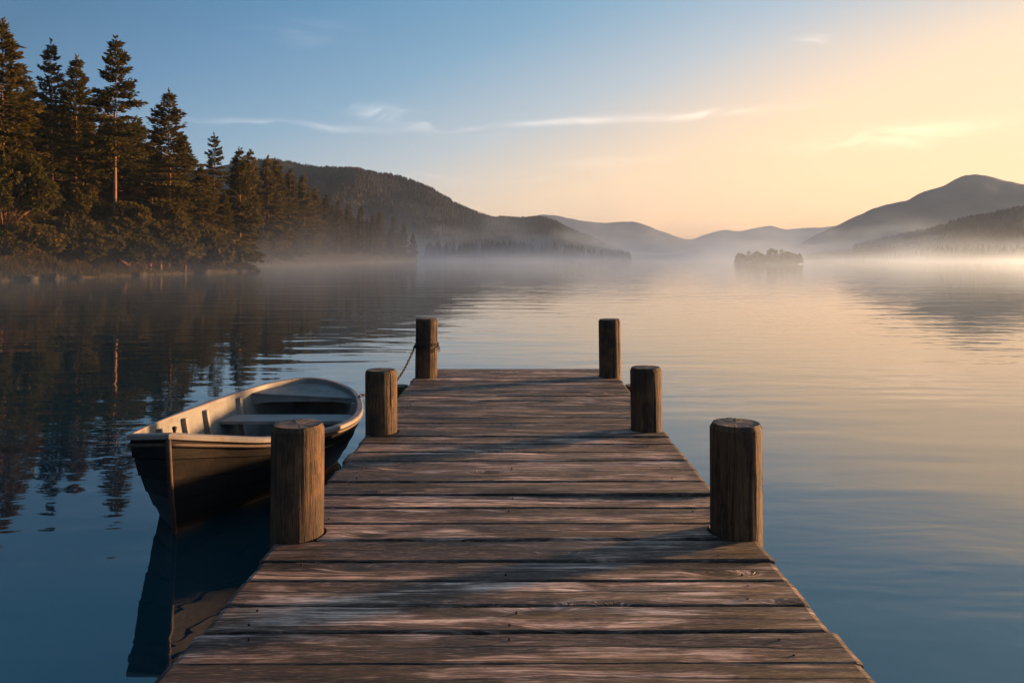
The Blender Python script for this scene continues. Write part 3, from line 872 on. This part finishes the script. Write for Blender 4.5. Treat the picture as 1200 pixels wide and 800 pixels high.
TALL = [conifer(1, 19, .42, 3.3, 150, 1.7, .22, .42, .75, .38, True, .23), conifer(2, 19, .36, 3.1, 150, 1.7, .26, .45, .8, .38, True, .21), conifer(3, 18, .30, 3.9, 175, 1.7, .26, .38, .85, .38, True, .22)]
SPR = [conifer(11, 17, .06, 4.4, 330, 1.25, .30, .28, .9, .40), conifer(12, 17, .08, 4.0, 310, 1.25, .34, .34, .85, .40), conifer(13, 15, .05, 4.8, 300, 1.3, .42, .3, .8, .40)]
FARC = [conifer(21, 15, .05, 3.3, 220, .9, .3, .3, .9, .55), conifer(22, 15, .06, 3.0, 200, .9, .32, .36, .85, .55), conifer(23, 15, .04, 3.7, 220, .9, .34, .3, .95, .55)]
BRD = [broadleaf(31, 9, 3.9, 60, 420, .36, .22), broadleaf(32, 7, 3.0, 52, 380, .34, .2), broadleaf(33, 6, 2.8, 48, 360, .34, .16)]

SHG = 'trees of the wooded bank'
plant(SPR[0], 'spruce_tree', 'tall dark spruce at the very left edge, its tip above the crowd', 'tree', 2, 28, 66, SHG, 1.1, .4)
plant(TALL[1], 'pine_tree', 'slim pine with bare pale trunk beside the left edge spruce', 'tree', 61, 53, 70, SHG, .9, 1.9)
plant(SPR[1], 'spruce_tree', 'pointed dark spruce standing between the slim pine and the tallest pine', 'tree', 91, 70, 78, SHG, 1.0, 2.6)
plant(TALL[0], 'pine_tree', 'tallest pine with orange sunlit trunk and ragged spreading top', 'tree', 134, 48, 72, SHG, .95, 1.0)
plant(TALL[2], 'pine_tree', 'layered pine with reddish trunk, next right of the tallest pine', 'tree', 197, 109, 79, SHG, 1.15, 4.0)
plant(TALL[1], 'pine_tree', 'small sparse topped pine behind the point, last before the misty row', 'tree', 251, 160, 100, SHG, 1.0, .2)
plant(SPR[2], 'spruce_tree', 'broad drooping spruce leaning over the tip of the point', 'tree', 238, 196, 86, SHG, 1.0, 2.2)
plant(SPR[2], 'spruce_tree', 'full bodied spruce filling the gap right of the orange trunk', 'tree', 160, 140, 86, SHG, 1.0, .9)
plant(SPR[0], 'spruce_tree', 'dark spruce behind the slim pine, lower than its neighbours', 'tree', 38, 96, 82, SHG, 1.0, 5.0)
plant(SPR[1], 'spruce_tree', 'half hidden spruce behind the layered pine', 'tree', 214, 158, 96, SHG, 1.2, 3.3)
plant(BRD[0], 'broadleaf_tree', 'golden leafed broad tree at the left edge above the bank', 'tree', 4, 172, 63, SHG, .9, .5)
plant(BRD[1], 'broadleaf_tree', 'round ochre leafed tree below the slim pine', 'tree', 92, 216, 72, SHG, .95, 2.5)
plant(BRD[2], 'broadleaf_tree', 'low olive leafed tree at the foot of the tallest pine', 'tree', 146, 240, 73, SHG, .9, 4.1)
plant(BRD[1], 'broadleaf_tree', 'bushy yellow green tree in front of the layered pine trunk', 'tree', 188, 232, 77, SHG, .85, 1.2)
plant(SPR[2], 'spruce_tree', 'short wide spruce nearest the water on the point', 'tree', 262, 226, 88, SHG, .8, 5.4)

BSH = [broadleaf(51, 3, 2.0, 34, 300, .34, .06, .07), broadleaf(52, 3, 1.7, 30, 300, .34, .05, .07)]
for k, (px, top, d, lb) in enumerate([(28,262,62,'olive shrub under the golden broad tree at the left edge'), (66,268,66,'low brown green shrub at the foot of the slim pine'),
      (112,258,70,'round shrub just left of the tallest pine trunk'), (152,270,72,'shrub on the bank just right of the tallest pine trunk'), (176,262,76,'dense shrub left of the layered pine trunk'),
      (216,258,80,'wide shrub right of the layered pine trunk'), (243,268,84,'shrub on the bank under the broad drooping spruce'), (276,284,89,'lowest shrub at the tip of the point'),
      (8,276,60,'shrub at the waterline corner of the left edge'), (92,278,67,'small shrub low on the bank below the pointed spruce')]):
    plant(BSH[k % 2], 'bank_shrub', lb, 'shrub', px, top, d, 'shrubs on the wooded bank', 1.25, k * 1.1)

ORD = ['first','second','third','fourth','fifth','sixth','seventh','eighth','ninth','tenth','eleventh','twelfth','thirteenth','fourteenth','fifteenth','sixteenth','seventeenth']
FAR = [(283,177),(293,180),(315,187),(326,189),(340,201),(357,207),(371,221),(383,230),(397,235),(409,241),(423,243),(436,253),(444,249),(461,255),(473,263),(484,274)]
rf = random.Random(4)
for k, (px, top) in enumerate(FAR):
    d = np.interp(px, [283, 300, 357, 420, 461, 490], [122, 138, 172, 215, 246, 276]) + rf.uniform(0, 4)
    while shore_x(np.array(d)) - gx(px, d) < 1.5 and d > 60: d -= 1.0
    while shore_x(np.array(d)) - gx(px, d) < 1.5: d += 1.0
    n_ = 'conifer in the misty row along the far shore, %s from its low right end' % ORD[len(FAR) - 1 - k]
    if k == len(FAR) - 1: n_ = 'lowest conifer at the right end of the misty row along the far shore'
    plant(FARC[k % 3], 'fir_tree', n_, 'tree', px, top, float(d), 'conifers of the misty far row', rf.uniform(.95, 1.15), rf.uniform(0, 6))

# ------------------------------------------------------------------ wood behind, hills, forest on them (masses)
def low_trees(P, H, W, seed, sides=7, tiers=4):
    """many far conifers in one mass: ragged stacked skirts"""
    r = np.random.default_rng(seed); n = len(P)
    Vs, Fs = [], []; base = 0
    for tI in range(tiers):
        f0 = tI / tiers; z0 = f0 * .95; z1 = min(1, z0 + .55 if tI < tiers - 1 else 1)
        rad = (1 - f0) ** .85
        a = np.linspace(0, 2 * np.pi, sides, endpoint=False)[None, :] + r.uniform(0, 6.28, (n, 1))
        rr = W[:, None] * rad * r.uniform(.55, 1.25, (n, sides))
        ring = np.stack([P[:, 0, None] + np.cos(a) * rr, P[:, 1, None] + np.sin(a) * rr, P[:, 2, None] + H[:, None] * (z0 + r.uniform(-.06, .06, (n, sides)))], 2)
        tip = np.stack([P[:, 0] + r.normal(0, .04, n) * W, P[:, 1] + r.normal(0, .04, n) * W, P[:, 2] + H * z1], 1)[:, None, :]
        V = np.concatenate([ring, tip], 1).reshape(-1, 3); Vs.append(V)
        k = np.arange(n)[:, None] * (sides + 1) + base
        i = np.arange(sides)
        F_ = np.stack([k + i, k + (i + 1) % sides, np.broadcast_to(k + sides, (n, sides))], 2).reshape(-1, 3); Fs.append(F_)
        base += n * (sides + 1)
    return np.concatenate(Vs), np.concatenate(Fs)

r = np.random.default_rng(8)
def merged(kits, places, name, mat):
    Vs, n = [], 0
    for (x, y, z, h_, rz, kit) in places:
        cm, hk = kits[kit][1], kits[kit][2]
        v = np.empty(len(cm.vertices) * 3); cm.vertices.foreach_get('co', v); v = v.reshape(-1, 3) * (h_ / hk)
        c, s_ = math.cos(rz), math.sin(rz)
        Vs.append(np.c_[v[:, 0] * c - v[:, 1] * s_ + x, v[:, 0] * s_ + v[:, 1] * c + y, v[:, 2] + z])
    V = np.concatenate(Vs)
    me = new_mesh(name, V, np.arange(len(V)).reshape(-1, 4), False, [mat])
    return tag(link(name, me), kind='stuff')
pl = []
for k in range(110):
    px = r.uniform(-60, 290); d = r.uniform(84, 122) if px < 200 else r.uniform(100, 126)
    x = gx(px, d)
    if shore_x(np.array(d)) - x < 6: continue
    top = np.interp(px, [-60, 0, 60, 130, 200, 250, 290], [90, 105, 125, 130, 168, 196, 206]) + r.uniform(0, 50)
    z = float(bank_z(np.array(x), np.array(d))); pl.append((x, d, z, gz(top, d) - z, r.uniform(0, 6), k % 3))
for k in range(80):
    px = r.uniform(285, 480); d = np.interp(px, [283, 357, 420, 461, 490], [140, 190, 232, 262, 290]) + r.uniform(0, 14)
    x = gx(px, d); 
    if shore_x(np.array(d)) - x < 1: continue
    top = np.interp(px, [283, 330, 357, 397, 440, 461, 484], [192, 202, 222, 246, 260, 268, 280]) + r.uniform(0, 12)
    z = float(bank_z(np.array(x), np.array(d))); pl.append((x, d, z, gz(top, d) - z, r.uniform(0, 6), k % 3))
for k in range(70):
    d = r.uniform(52, 105); x = float(shore_x(np.array(d))) - r.uniform(9, 55)
    if x > gx(-70, d): continue
    pl.append((x, d, float(bank_z(np.array(x), np.array(d))), r.uniform(11, 19), r.uniform(0, 6), k % 3))
merged(FARC, pl, 'forest_interior', M['needle'])

class Hill:
    def __init__(s, name, prof, dr, db, mat, step=3.0, nt=26, shape=.9, nz=.05, seed=0, kind='structure'):
        s.px = np.array([p[0] for p in prof], float); s.py = np.array([p[1] for p in prof], float)
        s.dr, s.db, s.shape, s.nz, s.seed = dr, db, shape, nz, seed
        cols = np.arange(s.px[0], s.px[-1] + step, step)
        ts = list(np.linspace(0, 1, nt)) + [1.15, 1.4, 1.8]
        V = []
        for c in cols:
            for t_ in ts: V.append(s.point(c, t_))
        m = len(ts); fs = [(i*m+j, (i+1)*m+j, (i+1)*m+j+1, i*m+j+1) for i in range(len(cols)-1) for j in range(m-1)]
        tag(link(name, new_mesh(name, V, fs, True, [mat])), kind=kind)
    def ridge(s, c):
        # smooth interpolation of the skyline
        k = np.interp(c + np.array([-3, 0, 3]), s.px, s.py).mean() + .9 * mnoise.fractal(Vector((c * .06, s.seed, 0)), 1, 2, 4)
        return max(0.0, gz(k, s.dr) )
    def point(s, c, t_):
        zr = s.ridge(c)
        if t_ <= 1:
            d = s.db + (s.dr - s.db) * t_
            z = zr * (t_ ** s.shape)
            q = Vector((c * .018 + s.seed, t_ * 3.1, s.seed))
            z *= 1 + s.nz * 5 * mnoise.fractal(q, 1, 2, 4) * t_ * (1 - t_) * 2
            spur = mnoise.noise(Vector((c * .012 + s.seed * 3, 0, t_ * .6)))
            d += (s.dr - s.db) * .18 * spur * (1 - t_) * t_ * 2
        else:
            d = s.dr * (1 + (t_ - 1) * .6); z = zr * (1 - (t_ - 1) / .8)
        return (gx(c, d), d, z - .3 if t_ > 0 else -.5)
HL = Hill('wooded_hill', [(120,240),(200,205),(270,192),(320,190),(345,195),(370,198),(398,199),(420,200),(440,205),(460,208),(480,214),(500,221),(520,232),(540,244),(560,252),(580,258),(610,259),(632,257),(650,262),(662,269),(680,277),(700,284),(715,291),(730,297),(745,303)], 720, 400, M['hillside'], nz=.10, seed=2)
HR = Hill('dark_wooded_slope', [(985,300),(1010,291),(1040,284),(1070,277),(1100,270),(1130,262),(1160,256),(1180,252),(1200,247),(1260,235),(1340,225),(1440,240),(1540,290)], 560, 380, M['hillside'], nz=.08, seed=5)
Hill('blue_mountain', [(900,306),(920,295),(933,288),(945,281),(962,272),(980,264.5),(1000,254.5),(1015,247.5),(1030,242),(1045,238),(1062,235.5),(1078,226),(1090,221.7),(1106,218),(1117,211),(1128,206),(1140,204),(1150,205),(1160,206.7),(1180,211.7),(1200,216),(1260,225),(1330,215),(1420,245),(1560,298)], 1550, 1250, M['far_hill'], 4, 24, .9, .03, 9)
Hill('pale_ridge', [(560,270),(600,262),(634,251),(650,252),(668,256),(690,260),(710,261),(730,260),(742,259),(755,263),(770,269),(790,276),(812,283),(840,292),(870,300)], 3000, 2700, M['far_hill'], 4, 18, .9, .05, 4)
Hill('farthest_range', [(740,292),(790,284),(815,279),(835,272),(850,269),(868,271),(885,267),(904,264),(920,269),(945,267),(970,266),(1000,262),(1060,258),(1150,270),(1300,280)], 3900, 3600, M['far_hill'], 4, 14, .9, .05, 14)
Hill('near_low_shore', [(880,301),(930,298),(985,292),(1030,289),(1060,288),(1100,284),(1160,282),(1250,280),(1400,290)], 420, 360, M['hillside'], 4, 10, .9, .05, 24)

def forest_on(h, n, c0, c1, hmin, hmax, seed, tmin=0.02):
    r = np.random.default_rng(seed); P = []
    for k in range(n):
        c = r.uniform(c0, c1); t_ = r.uniform(tmin ** .6, 1.01) ** .8
        t_ = min(t_, 1.0)
        p = h.point(c, t_)
        P.append(p)
    for c in np.arange(c0, c1, 1.1): P.append(h.point(c + r.uniform(-.5, .5), 1.0))
    P = np.array(P); m = len(P)
    H = r.uniform(hmin, hmax, m); clump = np.array([mnoise.noise(Vector((p[0] * .03, p[1] * .02, 0))) for p in P]); H *= 1 + .35 * clump
    P[:, 2] -= H * .25
    return low_trees(P, H, H * r.uniform(.28, .42, m), seed, 6, 3)
V1, F1 = forest_on(HL, 13000, 270, 738, 3.6, 6.2, 1)
# the darker belt of trees along the foot of that hill
r = np.random.default_rng(5); n = 330
c = r.uniform(500, 706, n); d = r.uniform(372, 402, n)
H = np.interp(c, [500, 540, 600, 660, 706], [8.5, 8.5, 8.8, 8.0, 4.5]) * r.uniform(.65, 1.12, n)
P = np.c_[gx(c, d), d, np.full(n, -.3)]
V2, F2 = low_trees(P, H, H * r.uniform(.2, .3, n), 6, 8, 5)
V = np.concatenate([V1, V2]); Fa = np.concatenate([F1, F2 + len(V1)])
tag(link('hill_forest', new_mesh('hill_forest', V, Fa, False, [M['distant']])), kind='stuff')
V1, F1 = forest_on(HR, 5200, 1000, 1420, 4.5, 7.5, 3)
r = np.random.default_rng(15); n = 260
c = r.uniform(985, 1320, n); d = r.uniform(352, 378, n); H = np.interp(c, [985, 1060, 1100, 1320], [2.2, 3.6, 7, 8]) * r.uniform(.6, 1.1, n)
V2, F2 = low_trees(np.c_[gx(c, d), d, np.full(n, -.2)], H, H * r.uniform(.22, .34, n), 7, 8, 4)
V = np.concatenate([V1, V2]); Fa = np.concatenate([F1, F2 + len(V1)])
tag(link('slope_forest', new_mesh('slope_forest', V, Fa, False, [M['distant']])), kind='stuff')

# ------------------------------------------------------------------ islet with its trees
DI = 175.0
bm = bmesh.new(); bmesh.ops.create_uvsphere(bm, u_segments=40, v_segments=12, radius=1)
for v in bm.verts:
    v.co = Vector((v.co.x * 7.0, v.co.y * 3.5, v.co.z * .5)) * (1 + .12 * mnoise.noise(v.co * 2.3))
me = bpy.data.meshes.new('islet_ground'); bm.to_mesh(me); bm.free(); me.materials.append(M['bank'])
o = link('islet_ground', me); o.location = (gx(898, DI), DI, 0); tag(o, kind='structure')
IS = [broadleaf(41, 5, 1.5, 26, 90, .40, .1, .1, 'needle'), conifer(43, 5, .1, 1.5, 60, 1.6, .3, .4, .7, .32, False, .08), broadleaf(42, 5, 1.7, 30, 90, .40, .12, .1, 'needle')]
lab = ['small round tree at the left end of the misty islet', 'second tree from the left end of the misty islet', 'rounded tree left of the tallest one on the misty islet',
       'tallest tree in the middle of the misty islet', 'broad tree right of the tallest one on the misty islet', 'dark tree second from the right end of the misty islet', 'low tree at the right end of the misty islet']
for k, (px, top) in enumerate([(867,298),(877,295),(889,295),(903,291.5),(916,293),(925,295),(930,298)]):
    root = thing('islet_tree', lab[k], 'tree', (gx(px, DI), DI + (k % 3 - 1) * 1.2, .35), k * 1.3, 'trees on the islet')
    hh = gz(top, DI) - .35; s_ = hh / 5
    root.scale = (max(s_, .75), max(s_, .75), s_)
    link('trunk', IS[k % 3][0], root); link('crown', IS[k % 3][1], root)
P = np.c_[r.uniform(gx(864, DI), gx(933, DI), 60), r.uniform(DI - 3, DI + 2, 60), np.full(60, .3)]
H = r.uniform(1.2, 2.4, 60); V, Fa = low_trees(P, H, H * .6, 9, 7, 3)
tag(link('islet_undergrowth', new_mesh('islet_undergrowth', V, Fa, False, [M['needle']])), kind='stuff')

# ------------------------------------------------------------------ air: even haze, and the mist lying on the water
def closed_box(name, lo, hi, m):
    b = MB(); b.box(lo, hi); o = b.build(name, m); return tag(o, kind='stuff')
m, t = material('haze_air')
pv = t.n('ShaderNodeVolumePrincipled'); pv.inputs['Color'].default_value = (.40, .58, .95, 1); pv.inputs['Density'].default_value = 1.35e-4; pv.inputs['Anisotropy'].default_value = .12
t.out(None, pv.outputs[0]); m.cycles.homogeneous_volume = True
closed_box('haze', (-4300, -4300, -1.8), (4300, 4300, 262), m)

m, t = material('lake_mist')
x, y, z = t.sep(t.pos())
pn = t.noise(t.vmath('MULTIPLY', t.pos(), (.035, .022, .03)), 1, 3, .6, .6)
fall = t.math('EXPONENT', t.math('DIVIDE', z, t.math('MULTIPLY', t.step(pn, .42, .76, 1.3, 3.8), t.step(y, 285, 420, -1, -3.2))))
fade = t.step(y, 12, 65)
nz = t.noise(t.vmath('MULTIPLY', t.pos(), (.028, .018, .12)), 1, 2, .55)
den = t.math('MULTIPLY', t.math('MULTIPLY', fall, fade), t.step(nz, .36, .64, .15, 2.2))
den = t.math('MULTIPLY', den, t.step(y, 285, 350, 1, 2.4))
den = t.math('MULTIPLY', den, t.math('ADD', .0052, t.math('MULTIPLY', t.step(x, -17, -36, 0, .0085), t.step(y, 84, 125, 1, 0))))
pv = t.n('ShaderNodeVolumePrincipled'); pv.inputs['Color'].default_value = (.47, .61, .84, 1); t.put(pv.inputs['Density'], den); pv.inputs['Anisotropy'].default_value = .64
t.out(None, pv.outputs[0])
mist = closed_box('mist', (-260, 12, .004), (420, 640, 30), m)
m.cycles.volume_step_rate = .4
